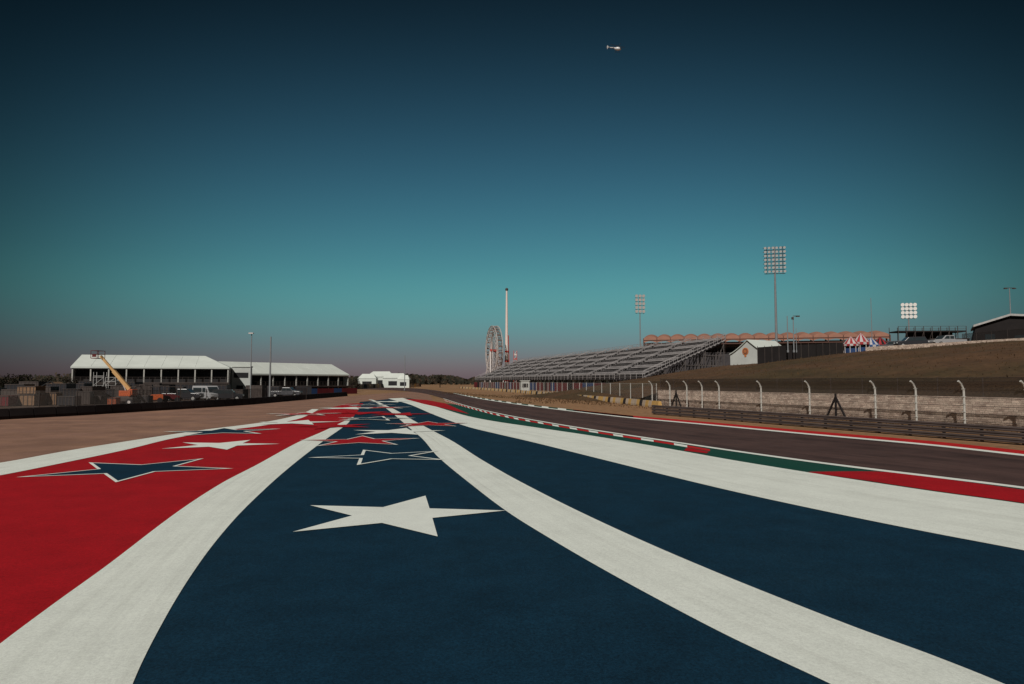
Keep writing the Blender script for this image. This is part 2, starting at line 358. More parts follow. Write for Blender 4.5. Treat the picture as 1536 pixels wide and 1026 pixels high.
for k in range(5000):
    s_=random.uniform(-35,98); u_=random.uniform(2.2,60); tuft(SU(s_,u_,hz(s_,u_)),random.uniform(.08,.22))
for k in range(2600):
    s_=random.uniform(-20,150); tuft(SU(s_,random.uniform(-5.2,1.0)),random.uniform(.06,.2))
for k in range(1200):
    q=G(random.uniform(660,990),random.uniform(585,606)); 
    if q.x>0: tuft(q,random.uniform(.1,.3))
o=tf.obj('grass_tufts',[M_TUFT,M_HILL]); o['kind']='stuff'; o['label']='dry brown grass tufts on the slope and verge'
def wall(name,a,b,z0,z1,th,mats,label,cat,seg=40):
    mb=MB(); L=(b-a).length; t=(b-a).normalized(); n=Vector((-t.y,t.x,0))*th/2
    for i in range(seg):
        p=a+t*L*i/seg; q=a+t*L*(i+1)/seg; zt=z1
        P=lambda v,s,z:(v.x+n.x*s,v.y+n.y*s,z)
        u0=L*i/seg;u1=L*(i+1)/seg
        mb.quad(P(p,1,z0),P(p,1,zt),P(q,1,zt),P(q,1,z0),uv=[(u0,z0),(u0,zt),(u1,zt),(u1,z0)])
        mb.quad(P(p,-1,z0),P(q,-1,z0),P(q,-1,zt),P(p,-1,zt),uv=[(u0,z0),(u1,z0),(u1,zt),(u0,zt)])
        mb.quad(P(p,1,zt),P(p,-1,zt),P(q,-1,zt),P(q,1,zt),uv=[(u0,0),(u0,th),(u1,th),(u1,0)])
    mb.quad(P(a,1,z0),P(a,-1,z0),P(a,-1,z1),P(a,1,z1),uv=[(0,0),(th,0),(th,1),(0,1)])
    mb.quad(P(b,-1,z0),P(b,1,z0),P(b,1,z1),P(b,-1,z1),uv=[(0,0),(th,0),(th,1),(0,1)])
    return tag(mb.obj(name,mats),label,cat)
wall('stone_wall',SU(-60,1.6),SU(41,1.6),-0.1,1.95,0.6,M_STONE,'low tan limestone block retaining wall below the grass slope','wall')
wall('stone_wall',SU(-60,50,0),SU(56,50,0),6.8,8.70,0.5,M_STONE,'low tan limestone wall along the top of the grass slope','wall')
def panel_fence(name,P,h,mat_m,label,cat,post_r=0.03,step=3.0,post_mat=M_DSTEEL,rail=True):
    e=thing(name,label,cat,P[0]); base=P[0]
    mm=MB();pm=MB(); u=0
    for a,b in zip(P[:-1],P[1:]):
        L=(b-a).length; a0=a-base;b0=b-base; up=Vector((0,0,h))
        mm.quad(a0,b0,b0+up,a0+up,uv=[(u,0),(u+L,0),(u+L,h),(u,h)])
        k=max(1,int(L/step))
        for i in range(k): 
            p=a0.lerp(b0,i/k); pm.tube(p,p+up*1.02,post_r,post_r,6)
        if rail: pm.tube(a0+up,b0+up,0.02,0.02,6)
        u+=L
    pm.tube(b0,b0+up,post_r,post_r,6)
    mm.obj('mesh_panel',mat_m,e); pm.obj('frame',post_mat,e); return e
panel_fence('screen_fence',[SU(s,1.75,1.95) for s in (-60,-30,0,20,41)],1.3,M_MESHD,'dark mesh screen fence standing on the limestone wall','fence')
pb=MB(); r=0.07
pts=[(0,0,0),(0,0,2.35),(-0.07,0,2.6),(-0.2,0,2.82),(-0.46,0,3.02)]
pb.path(pts,r,8); pb.box((0,0,0.02),(0.3,0.3,0.04))
for z in (0.5,1.0,1.5,2.0,2.5): pb.box((-0.02,0,z),(0.18,0.16,0.05))
ang=math.atan2(nrm.y,nrm.x)
sp=[-16,-12,-8,-4,0,3.6,7.1,13.9,20.1,26.6,29.6,32.5,36,40]
first=None
for s_ in sp:
    if first is None:
        first=tag(pb.obj('fence_post',M_PALE,None,SU(s_,0),ang),'galvanised steel safety fence post with curved overhanging top','fence post','posts of the trackside safety fence')
    else:
        c=first.copy(); COL.objects.link(c); c.location=SU(s_,0)
e=thing('wire_fence','thin steel wire mesh strung between curved posts','fence',SU(-16,0))
mm=MB(); cb=MB(); b0=e.location
def off(s,z,u=-0.02): 
    p=SU(s,u,z)-b0; return p
prof=[(0.05,0),(2.35,0),(2.6,-.07),(2.82,-.2),(3.0,-.42)]
for (z0,u0),(z1,u1) in zip(prof[:-1],prof[1:]):
    mm.quad(off(-16,z0,u0+.09),off(40,z0,u0+.09),off(40,z1,u1+.09),off(-16,z1,u1+.09),uv=[(0,z0),(56,z0),(56,z1),(0,z1)])
for z,u in [(0.4,0),(0.9,0),(1.4,0),(1.9,0),(2.35,0),(2.82,-.2),(3.0,-.42)]:
    cb.tube(off(-16,z,u+.08),off(40,z,u+.08),0.014,0.014,5)
cb.tube(off(-16,0,.08),off(-16,3.0,-.1),0.012,0.012,5); cb.tube(off(40,0,.08),off(40,3.0,-.1),0.012,0.012,5)
mm.obj('mesh_panel',M_MESHF,e); cb.obj('cable_net',M_DSTEEL,e)
for s_ in (10.7,34.2):
    ab=MB(); 
    for a,b in (((0,-1.05,0),(0,0,1.75)),((0,1.05,0),(0,0,1.75))): ab.beam(a,b,0.12,0.12)
    ab.beam((0,0,0),(0,0,2.0),0.12,0.12); ab.beam((0,-0.55,0.8),(0,0.55,0.8),0.06,0.06)
    tag(ab.obj('fence_brace',M_DFAB,None,SU(s_,-0.3),ang),'dark steel triangular brace supporting the safety fence','fence brace','braces of the trackside safety fence')
ra=G(1536,668); rb=G(980,621.5); rd=(rb-ra).normalized(); ra=ra-rd*16
L=(rb-ra).length
e=thing('guard_rail','dark weathered triple-beam steel guard rail beside the track','guard rail',ra,math.atan2(rd.y,rd.x))
for k,z in enumerate((0.2,0.47,0.74)):
    m=MB(); pr=[(0.0,-.12),(0.06,-.09),(0.06,-.03),(0.0,0.0),(0.06,.03),(0.06,.09),(0.0,.12),(-.02,.12),(-.02,-.12)]
    m.prism([(y,zz+z) for y,zz in pr],0,L,f=lambda x,y,zz:(y,x+0.12,zz)); m.obj('rail_beam',M_RAIL,e)
m=MB(); x=0
while x<L: m.box((x,-0.02,0.42),(0.1,0.14,0.88)); x+=2
m.obj('rail_post',M_DSTEEL,e)['kind']='stuff'
def barrier_line(name,pix,h,th,mats,label,alt,step=1.2,gap=.96):
    P=edge(pix,60); base=P[0]; m=MB()
    tot=[0]
    for a,b in zip(P[:-1],P[1:]): tot.append(tot[-1]+(b-a).length)
    def at(s):
        for i in range(len(P)-1):
            if s<=tot[i+1]+1e-6: return P[i].lerp(P[i+1],(s-tot[i])/(tot[i+1]-tot[i]))
        return P[-1]
    s=0
    while s+step<tot[-1]:
        a=at(s);b=at(s+step*gap); t=(b-a); rz=math.atan2(t.y,t.x); c=(a+b)/2-base
        w=t.length
        prf=[(-th/2,0),(th/2,0),(th/2,h*0.3),(th*0.28,h),(-th*0.28,h),(-th/2,h*0.3)]
        R=Matrix.Rotation(rz,3,'Z')
        m.prism(prf,-w/2,w/2,mi=(int(s/alt)%len(mats)),f=lambda x,y,z:tuple(R@Vector((y,x,z))+c))
        s+=step
    o=m.obj(name,mats,None,base); return tag(o,label,'barrier')
barrier_line('trackside_barrier',[(990,612),(930,605),(860,598),(790,590.5),(720,584.5),(690,582.6)],0.75,0.5,[M_YEL,M_CONC,M_YEL,M_CONC,M_DCONC],'low yellow and pale concrete barrier along dry verge',1.4)
barrier_line('trackside_barrier',[(505,585.6),(540,583.2),(580,581.2),(632,580)],1.9,0.8,[M_CONC,M_YEL,M_CONC,M_DCONC],'pale and yellow barrier wall around the far bend',5,step=2.4)
barrier_line('block_barrier',[(-700,672),(-300,645),(0,629.5),(120,623),(200,618),(360,608),(450,600),(520,594)],0.85,0.7,[M_DCONC],'long low dark block barrier edging the run-off area',10,step=2.0)
P=[G(x,y) for x,y in ((985,609),(930,602.5),(860,596),(790,589),(720,583.5))]
panel_fence('wire_fence',P,2.7,M_MESH,'tall thin wire fence behind the yellow barrier','fence',post_r=0.06,step=4.5,post_mat=M_PALE)

# ---------------------------------------------------------------- grandstand
Og=Vector((29,150,0)); gl=Vector((-46,180,0)).normalized()
rot=math.atan2(gl.y,gl.x)
gs=thing('grandstand','long open silver bleacher grandstand with red banners along its base','grandstand',Og,rot)
Lg=188.0;rows=22;dep=20/rows;z0=3.9;rise=(12.4-z0)/rows
nb=11; bw=Lg/nb; TOP=z0+rows*rise
prf=[]
for r_ in range(rows): prf+=[(r_*dep,z0+r_*rise),( r_*dep,z0+(r_+1)*rise)]
prf.append((20,TOP)); prf+=[(20,TOP-0.5),(0,z0-0.5)]
def ff(x,y,z): return (y,-x,z)
for b_ in range(nb):
    sec=MB(); sec.prism(prf,b_*bw+0.7,(b_+1)*bw-0.7,f=ff)
    for r_ in range(rows):
        yy=r_*dep+dep*0.5; zz=z0+(r_+1)*rise
        sec.box(((b_+.5)*bw,-yy,zz+0.40),(bw-1.6,0.34,0.06),mi=1)
        if r_%4 in (0,1): sec.box(((b_+.5)*bw,-(yy+.19),zz+0.56),(bw-1.6,0.04,0.24),mi=1)
        for k in range(8): sec.box((b_*bw+1.1+(bw-2.2)*k/7,-yy,zz+0.2),(.08,.2,.36),mi=0)
    sec.obj('seating_section',[M_TREAD,M_ALU],gs)
for b_ in range(nb+1):
    st=MB()
    x=b_*bw; 
    for sx in (-0.66,0.66):
        if not(0<=x+sx<=Lg): continue
        st.beam((x+sx,0,z0+1.25),(x+sx,-20,TOP+1.25),0.07,0.07)
        for k in range(0,21,2): 
            zz=z0+rows*rise*k/20; st.beam((x+sx,-k,zz-.3),(x+sx,-k,zz+1.25),0.05,0.05)
    xa,xb=max(0,x-.69),min(Lg,x+.69)
    st.prism([(0,z0-.3),(20,TOP-.3),(20,TOP-.5),(0,z0-.5)],xa,xb,mi=1,f=ff)
    for k in range(20): 
        zz=z0+rows*rise*(k+.5)/20-.2; st.box(((xa+xb)/2,-(k+.5),zz),(xb-xa-.1,.35,.2))
    st.obj('stair_aisle',[M_ALU,M_TREAD],gs)
fr=MB(); xsf=[0,1.3,2.6,4.0]+[5.2*i for i in range(1,37) if 5.2*i<=Lg]
for x in xsf:
    for k,w_ in enumerate((0.3,5,10,15,19.7)):
        top=z0-0.5+(rows*rise)*w_/20
        fr.beam((x,-w_,0),(x,-w_,top),0.14,0.14)
        if k: 
            w0=(0.3,5,10,15,19.7)[k-1]; t0=z0-.5+rows*rise*w0/20
            fr.beam((x,-w0,0.2),(x,-w_,top-0.3),0.09,0.09)
            for zh in (2.2,4.4,6.6,8.8):
                if zh<t0: fr.beam((x,-w0,zh),(x,-w_,zh),0.08,0.08)
for w_ in (5,10,15,19.7): fr.beam((0,-w_,2.2),(Lg,-w_,2.2),.08,.08)
fr.obj('steel_frame',mat('scaffold_steel',(0.11,0.095,0.09),0.6,0.3),gs)
rl=MB()
for zz in (0.5,0.95,1.4):
    rl.beam((0,-20,TOP+zz),(Lg,-20,TOP+zz),0.08,0.08); rl.beam((0,0.4,z0-0.4+zz),(Lg,0.4,z0-0.4+zz),0.06,0.06)
x=0
while x<=Lg+.1: 
    rl.beam((x,-20,TOP-.4),(x,-20,TOP+1.4),0.1,0.1); rl.beam((x,0.4,z0-.4),(x,0.4,z0+1.0),0.08,0.08); x+=Lg/60
for sx in (-0.3,Lg+0.3):
    for zz in (0.0,0.7,1.4): rl.beam((sx,0.4,z0+zz),(sx,-20,TOP+zz),0.09,0.09)
    for k in range(21): rl.beam((sx,-k,z0+rows*rise*k/20),(sx,-k,z0+rows*rise*k/20+1.4),0.06,0.06)
rl.obj('guard_railing',M_ALU,gs)
bn=MB(); k=0;x=0
pat=[0,0,1,0,2,0,0,1,1,0,0,2,0]
while x<Lg-1:
    bn.box((x+2.05,0.75,1.35),(4.1,0.06,2.5),mi=pat[k%13]); k+=1; x+=4.1
bn.obj('banner',[M_REDB,M_BLUEB,M_DFAB],gs)
A=W(966,572,360);B=W(1337,572,330); A.z=B.z=0
cl=(B-A); Lc=cl.length; ra_=math.atan2(cl.y,cl.x)
mg=thing('covered_grandstand','large covered grandstand with scalloped tan fabric canopy','grandstand',A,ra_)
cm=MB(); nbay=17; sub=10; bwid=Lc/nbay
ya=[-0.5,-0.4,5,11,18]; zbase=[23.2,25.4,26.2,27.0,27.2]
vs=[]
for j,(yy,zb) in enumerate(zip(ya,zbase)):
    for i in range(nbay*sub+1):
        t=(i%sub)/sub; a=abs(math.sin(math.pi*t)); vs.append((Lc*i/(nbay*sub),yy,zb+(1.4*a**0.8 if j else .9*a)))
n_=nbay*sub+1; fs=[]
for j in range(4):
    for i in range(n_-1): fs.append((j*n_+i,j*n_+i+1,(j+1)*n_+i+1,(j+1)*n_+i))
cm.add(vs,fs)
cm.obj('canopy',M_TAN,mg,smooth=False)
fm=MB()
for i in range(nbay+1): fm.beam((Lc*i/nbay,-.65,22.4),(Lc*i/nbay,-.65,25.6),.35,.25)
fm.box((Lc/2,-0.65,22.3),(Lc,0.35,.5)); fm.box((Lc/2,-0.65,24.6),(Lc,0.2,.25)); fm.obj('fascia',mat('canopy_fascia',(0.10,0.05,0.04)),mg)
cm=MB()
for i in range(nbay+1):
    x=Lc*i/nbay; cm.beam((x,6,0),(x,6,25),0.7,0.7); cm.beam((x,6,16),(x,0,23.2),0.3,0.3); cm.beam((x,0,23.9),(x,18,26.0),0.25,0.4)
cm.box((Lc/2,6,21),(Lc,.5,.5))
cm.obj('column',M_DSTEEL,mg)
cm=MB(); cm.prism([(-14,6),(-14,7),(10,20),(14,20),(14,0),(10,0)],0,Lc,f=lambda x,y,z:(y,x,z)); cm.obj('seating_deck',M_TREAD,mg)
cm=MB(); cm.box((Lc/2,16,12),(Lc,3,24)); cm.obj('back_wall',mat('grey_cladding',(0.16,0.14,0.14)),mg)

# ---------------------------------------------------------------- fairground rides
fwp=W(741,572,430); fwp.z=0
fw=thing('ferris_wheel','tall white ferris wheel seen nearly edge on','ferris wheel',fwp,math.radians(106))
Rw=15.6; zc=22.3; m=MB(); NS=24
for y in (-1.6,1.6):
    for rr,tr in ((Rw,0.26),(Rw*0.84,0.18)):
        P=[(rr*math.cos(2*math.pi*i/48),y,zc+rr*math.sin(2*math.pi*i/48)) for i in range(49)]; m.path(P,tr,6)
for i in range(NS):
    t=2*math.pi*i/NS; t2=t+2*math.pi/NS
    for y in (-1.6,1.6):
        m.tube((0,y*0.9,zc),(Rw*math.cos(t),y,zc+Rw*math.sin(t)),0.13,0.13,5)
        m.tube((Rw*.84*math.cos(t),y,zc+Rw*.84*math.sin(t)),(Rw*math.cos(t2),y,zc+Rw*math.sin(t2)),0.14,0.14,5)
    m.tube((Rw*math.cos(t),-1.6,zc+Rw*math.sin(t)),(Rw*math.cos(t),1.6,zc+Rw*math.sin(t)),0.13,0.13,5)
m.obj('wheel_frame',mat('ride_steel',(0.42,0.37,0.35),0.5,0.2),fw)
m=MB(); m.tube((0,-2.6,zc),(0,2.6,zc),0.9,0.9,12); m.obj('hub',M_REDP,fw)
m=MB()
for y in (-3.2,3.2):
    m.beam((-8,y*1.4,0),(0,y*.75,zc),0.55,0.55); m.beam((8,y*1.4,0),(0,y*.75,zc),0.55,0.55); m.beam((-4,y*1.1,zc/2),(4,y*1.1,zc/2),0.35,0.35)
m.beam((-8,-4.5,0.3),(-8,4.5,0.3),.6,.6); m.beam((8,-4.5,0.3),(8,4.5,0.3),.6,.6)
m.obj('support_leg',M_WHP,fw)
gon=MB(); gon.box((0,0,-2.0),(1.5,1.6,.9)); gon.box((0,0,-0.5),(1.7,1.8,0.2))
for x in(-.6,.6):
    for y in (-.6,.6): gon.tube((x,y,-1.7),(x,y,-.5),.08,.08,5)
g0=None; GP=mat('gondola_paint',(0.16,0.12,0.11),0.5)
for i in range(NS):
    t=2*math.pi*i/NS; lc=((Rw+.1)*math.cos(t),0,zc+(Rw+.1)*math.sin(t))
    if g0 is None: g0=gon.obj('gondola',GP,fw,lc)
    else:
        c=g0.copy(); COL.objects.link(c); c.location=lc
tp=W(760,572,425); tp.z=0
tw=thing('tower_ride','very tall slender white and red tower ride with ball on top','amusement ride',tp,0.3)
m=MB(); hh=W(760,433,425).z
m.tube((0,0,0),(0,0,hh*0.42),1.3,1.1,10,mi=0); m.tube((0,0,hh*.42),(0,0,hh-1),0.95,0.5,10,mi=1)
for k in range(4): m.tube((0,0,3+k*6),(0,0,4+k*6),1.38-k*.03,1.38-k*.03,10,mi=2)
m.obj('mast',[M_WHP,mat('pale_pink_metal',(0.74,0.60,0.55)),M_REDP],tw)
m=MB(); m.sphere((0,0,hh-.5),1.0); m.obj('top_ball',M_DSTEEL,tw)
m=MB(); m.beam((1.9,0,0),(1.1,0,hh*.52),.4,.4); m.obj('side_brace',M_REDP,tw)
sp_=W(773,572,400); sp_.z=0; h2=W(773,526,400).z
m=MB()
for x in (-.9,.9):
    for y in (-.9,.9): m.beam((x,y,0),(x,y,h2),.3,.3)
for k in range(8):
    z=h2*k/8; m.beam((-.9,-.9,z),(.9,-.9,z+h2/8),.18,.18,mi=1); m.beam((.9,-.9,z),(.9,.9,z+h2/8),.18,.18); m.box((0,0,z+.3),(1.9,1.9,.9),mi=k%2)
tag(m.obj('lattice_tower',[M_REDP,M_WHP],None,sp_),'small red and white banded lattice tower at fairground','tower')

# ---------------------------------------------------------------- light towers
def light_tower(px,ytop,D,baseZ,wpx,bankpx,rowsn,colsn,label,rz=0,lamp=M_LAMP,rf=.46,pole=M_GPOLE):
    top=W(px,ytop,D).z; p=W(px,572,D); sc=D/1024
    e=thing('floodlight_tower',label,'floodlight tower',(p.x,D,baseZ),rz,'floodlight towers around the circuit')
    h=top-baseZ; bw=wpx*sc; bh=bankpx*sc
    m=MB(); m.tube((0,0,0),(0,0,h),0.34,0.18,10); m.obj('mast',pole,e)
    m=MB()
    for r_ in range(rowsn):
        z=h-bh*(r_+0.35)/rowsn; m.box((0,-0.1,z),(bw,0.14,0.14)); m.box((0,0.1,z-bh/rowsn*0.5),(bw*0.9,0.6,0.06))
    m.beam((-bw*.35,-.05,h-bh),(-bw*.35,-.05,h),.12,.12); m.beam((bw*.35,-.05,h-bh),(bw*.35,-.05,h),.12,.12)
    m.obj('crossarm',M_DSTEEL,e)
    lm=MB(); rr=min(bw/colsn,bh/rowsn)*rf
    lm.tube((0,0,0),(0,-0.35,-0.06),rr*0.5,rr,12,mi=1); lm.tube((0,-0.35,-0.06),(0,-0.37,-0.064),rr*.95,rr*.95,12,mi=0)
    l0=None
    for r_ in range(rowsn):
        for c_ in range(colsn):
            lc=(-bw/2+bw*(c_+.5)/colsn,-0.2,h-bh*(r_+.35)/rowsn)
            if l0 is None: l0=lm.obj('floodlight',[lamp,M_GPOLE],e,lc)
            else:
                k=l0.copy(); COL.objects.link(k); k.location=lc
    return e
light_tower(1166,370,165,9,33,42,7,6,'tall floodlight tower with wide bank of lamps in rows',-0.2,M_LAMPG,.36)
light_tower(961,442,290,0,16,29,5,3,'slim floodlight tower with small lamp bank behind grandstand',0.1,M_LAMPG,.46)
light_tower(1366,455,240,8,23,24,4,4,'floodlight tower with bright lamp bank above parked vehicles',-0.15,M_LAMP,.50)
def pole_lamp(px,ytop,D,baseZ,label,kind,r=0.09):
    p=W(px,572,D); h=W(px,ytop,D).z-baseZ
    e=thing('lamp_post',label,'lamp post',(p.x,D,baseZ),0,'lamp posts')
    m=MB(); m.tube((0,0,0),(0,0,h),r*1.3,r*.8,8); m.tube((0,0,0),(0,0,0.4),r*2,r*2,8); m.obj('pole',M_GPOLE,e)
    m=MB()
    if kind=='T': m.box((0,0,h),(2.0,.12,.12)); m.box((-.8,-.1,h-.12),(.5,.4,.14)); m.box((.8,-.1,h-.12),(.5,.4,.14))
    elif kind=='side': m.box((.5,0,h),(1.0,.1,.1)); m.box((.75,-.1,h-.05),(.6,.35,.22)); m.box((-.1,0,h-.4),(.3,.3,.4))
    elif kind=='small': m.box((0,-.2,h),(.7,.4,.16))
    if m.v: m.obj('lamp_head',M_DSTEEL if kind!='small' else M_WHP,e)
    return e
pole_lamp(1520,432,125,9,'twin-arm lamp post beside dark pavilion','T')
pole_lamp(1183,474,118,8,'plain thin steel post on slope','none',.09)
pole_lamp(1192,474,118,8,'post carrying side-mounted camera and lamp','side',.09)
pole_lamp(1310,447,200,8,'very thin tall mast beyond parked cars','none',.10)
pole_lamp(376,500,105,0,'tall thin lamp post with small white lamp head','small',.08)
pole_lamp(405,505,98,0,'tall bare steel pole beside white tent','none',.12)
pole_lamp(607,533,230,0,'slim flag pole beside small white tents','none',.12)
pole_lamp(1196,492,118,8,'short post near safety screen','none',.05)

# ---------------------------------------------------------------- tents
def tent(name,label,loc,rz,L,Wd,eave,ridge,hip=0,bays=8,deck=None,cat='tent',rows_=1):
    e=thing(name,label,cat,loc,rz)
    m=MB(); o_=.25
    a=[(-o_,-o_,eave),(L+o_,-o_,eave),(L+o_,Wd+o_,eave),(-o_,Wd+o_,eave),(0,Wd/2,ridge),(L-hip,Wd/2,ridge)]
    m.add(a,[(0,1,5,4),(2,3,4,5),(3,0,4),(1,2,5)])
    m.add([(x,y,z-.12) for x,y,z in a],[(4,5,1,0),(5,4,3,2),(4,0,3),(5,2,1)])
    m.box((L/2,-o_,eave-.12),(L+2*o_,.06,.3)); m.box((L/2,Wd+o_,eave-.12),(L+2*o_,.06,.3)); m.box((-o_,Wd/2,eave-.12),(.06,Wd+2*o_-.1,.3)); m.box((L+o_,Wd/2,eave-.12),(.06,Wd+2*o_-.1,.3))
    for k in range(1,bays):
        x=L*k/bays
        if x<L-hip: m.beam((x,-o_,eave+.01),(x,Wd/2,ridge+.01),.05,.03,mi=1)
    m.obj('roof',[M_TENT,M_SEAM],e)
    m=MB()
    for y in (0,Wd):
        for k in range(bays+1): m.box((L*k/bays,y,eave/2-.15),(.2,.2,eave-.3))
        m.box((L/2,y,eave-.35),(L,.18,.16))
    for x in (0,L):
        m.box((x,Wd/2,eave-.35),(.18,Wd,.16))
        for k in range(1,3): m.box((x,Wd*k/3,eave/2-.15),(.18,.18,eave-.3))
    m.obj('frame',M_PALE,e)
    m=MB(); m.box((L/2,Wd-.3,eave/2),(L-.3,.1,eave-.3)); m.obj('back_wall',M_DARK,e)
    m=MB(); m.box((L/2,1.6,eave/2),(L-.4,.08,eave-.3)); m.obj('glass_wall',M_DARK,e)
    for x in (-.02,L+.02):
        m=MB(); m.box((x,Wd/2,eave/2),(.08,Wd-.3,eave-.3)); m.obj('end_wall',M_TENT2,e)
    if deck:
        m=MB(); m.box((L/2,.2,deck),(L+.6,3.6,.25)); m.obj('deck',M_DSTEEL,e)
        m=MB(); x=-.2
        while x<L+.3: m.box((x,-1.5,deck+.55),(.05,.05,1.0)); x+=.9
        for z in (.35,.7,1.05): m.box((L/2,-1.5,deck+z),(L+.6,.05,.05))
        m.obj('railing',M_DSTEEL,e)
        m=MB()
        for k in range(bays+1): m.box((L*k/bays,-1.4,deck/2-.1),(.14,.14,deck-.2))
        m.box((L/2,-1.4,deck-.22),(L,.16,.16)); m.obj('deck_frame',M_DSTEEL,e)
    return e
p=Vector((-77.2,120,0)); q=Vector((-53.2,128,0)); dv=q-p
tent('hospitality_tent','large two-storey white-roofed hospitality tent with dark glazed front',p,math.atan2(dv.y,dv.x),dv.length,11,5.6,7.9,hip=4.5,bays=9,deck=2.7)
p=W(353,572,140);p.z=0; q=W(522,572,165);q.z=0; dv=q-p
tent('hospitality_tent','long white-roofed open tent with red and blue banners',p,math.atan2(dv.y,dv.x),dv.length,12,4.6,7.2,bays=10,deck=1.9)
m=MB()
for k in range(12): m.box((k*2.3,0,.8),(2.3,.06,1.3),mi=(0 if k%3 else 1))
tag(m.obj('banner_fence',[M_REDB,M_BLUEB],None,p+Vector((6,-4,0)),math.atan2(dv.y,dv.x)),'row of red and blue banner panels on fence','banner')
m=MB(); m.box((0,0,2.9),(3.4,5,5.8)); m.box((-.2,-2.53,1.1),(1.2,.06,2.2),mi=1); m.box((0,0,5.9),(3.7,5.3,.2),mi=2); m.box((0,-2.53,4.2),(2.6,.05,1.0),mi=1)
pp=W(363,572,136);pp.z=0
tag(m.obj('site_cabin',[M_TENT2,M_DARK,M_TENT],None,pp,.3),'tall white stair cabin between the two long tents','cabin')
for px,D,wd,ht,lb in ((552,330,9,6.6,'small white pointed marquee tent'),(572,345,14,8.0,'white gabled marquee with shallow roof'),(594,330,12,6.9,'wide white marquee tent with shallow roof'),(606,320,6,5.9,'small white side marquee')):
    pp=W(px,572,D);pp.z=0
    e=thing('marquee_tent',lb,'tent',pp,random.uniform(-.1,.1),'small white marquee tents')
    m=MB(); a=wd/2; m.add([(-a,-a*.6,ht*.66),(a,-a*.6,ht*.66),(a,a*.6,ht*.66),(-a,a*.6,ht*.66),(-a*.6,0,ht),(a*.6,0,ht)],[(0,1,5,4),(2,3,4,5),(3,0,4),(1,2,5)]); m.obj('roof',M_TENT,e)
    m=MB(); m.box((0,0,ht*.33),(wd*.96,wd*.56,ht*.66)); m.box((0,-wd*.285,ht*.3),(wd*.5,.06,ht*.3),mi=1); m.obj('wall',[M_TENT,M_DARK],e)
pp=W(1096,572,128); pp.z=5.2
q=W(1156,572,122)
ww=(Vector((q.x,q.y,0))-Vector((pp.x,pp.y,0)))
e=thing('emblem_tent','white gabled tent with round orange emblem on its front','tent',pp,math.atan2(ww.y,ww.x)-.12)
wd=ww.length; ev=W(1096,532,128).z-5.2; rg=W(1125,511,126).z-5.2
def sag(x):
    t=abs(x-wd*.5)/(wd*.5); return ev+(rg-ev)*(1-t)**1.25
xs=[wd*k/12 for k in range(13)]
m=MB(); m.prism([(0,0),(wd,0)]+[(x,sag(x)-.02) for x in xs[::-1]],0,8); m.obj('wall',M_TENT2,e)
m=MB()
for x0,x1 in zip(xs[:-1],xs[1:]):
    v=[(x0,-.3,sag(x0)+.02),(x1,-.3,sag(x1)+.02),(x1,8.3,sag(x1)+.02),(x0,8.3,sag(x0)+.02)]; v2=[(x,y,z+.12) for x,y,z in v]
    m.add(v+v2,[(0,1,2,3),(7,6,5,4),(0,4,5,1),(3,2,6,7)])
m.obj('roof',M_TENT,e)
m=MB(); cx,cz=wd*.43,rg*.62; q_=.68
m.tube((cx,-.02,cz),(cx,-.08,cz),q_,q_,24,mi=0); m.tube((cx,-.08,cz),(cx,-.11,cz),q_*.74,q_*.74,24,mi=1)
m.box((cx,-.13,cz),(.18,.04,.7),mi=0); m.box((cx-.22,-.13,cz),(.13,.04,.45),mi=0); m.box((cx+.22,-.13,cz),(.13,.04,.45),mi=0); m.box((cx,-.06,cz-.8),(.4,.04,.4),mi=0)
m.obj('emblem',[M_SIGN,mat('emblem_dark',(0.16,0.07,0.05))],e)

def P3(px,D,s=0): 
    p=W(px,572,D); p.z=0; return p
def su_of(p): v=p-O; v.z=0; return v.dot(d),v.dot(nrm)
def gz(p): s_,u_=su_of(p); return hz(s_,max(u_,2))
scr=[(1137,118),(1180,120),(1225,122),(1266,124)]
e=thing('screen_fence','tall black fabric windscreen fence on top of the slope','fence',(0,0,0))
m=MB();pm=MB()
Ps=[P3(*a) for a in scr]
e.location=Ps[0]; b0=Ps[0].copy()
tops=[W(1137,521,118).z,W(1180,518,120).z,W(1225,516,122).z,W(1266,514,124).z]
for i in range(3):
    a,b=Ps[i]-b0,Ps[i+1]-b0; za,zb=gz(Ps[i])-.2,gz(Ps[i+1])-.2
    m.add([(a.x,a.y,za),(b.x,b.y,zb),(b.x,b.y,tops[i+1]),(a.x,a.y,tops[i]),(a.x,a.y+.08,za),(b.x,b.y+.08,zb),(b.x,b.y+.08,tops[i+1]),(a.x,a.y+.08,tops[i])],[(0,1,2,3),(7,6,5,4),(3,2,6,7)])
    for k in range(5):
        c=a.lerp(b,k/4); z_=tops[i]+(tops[i+1]-tops[i])*k/4; pm.tube((c.x,c.y-.05,za),(c.x,c.y-.05,z_+.15+.1*random.random()),.05,.05,6)
m.obj('fabric_screen',M_DFAB,e); pm.obj('post',M_DSTEEL,e)
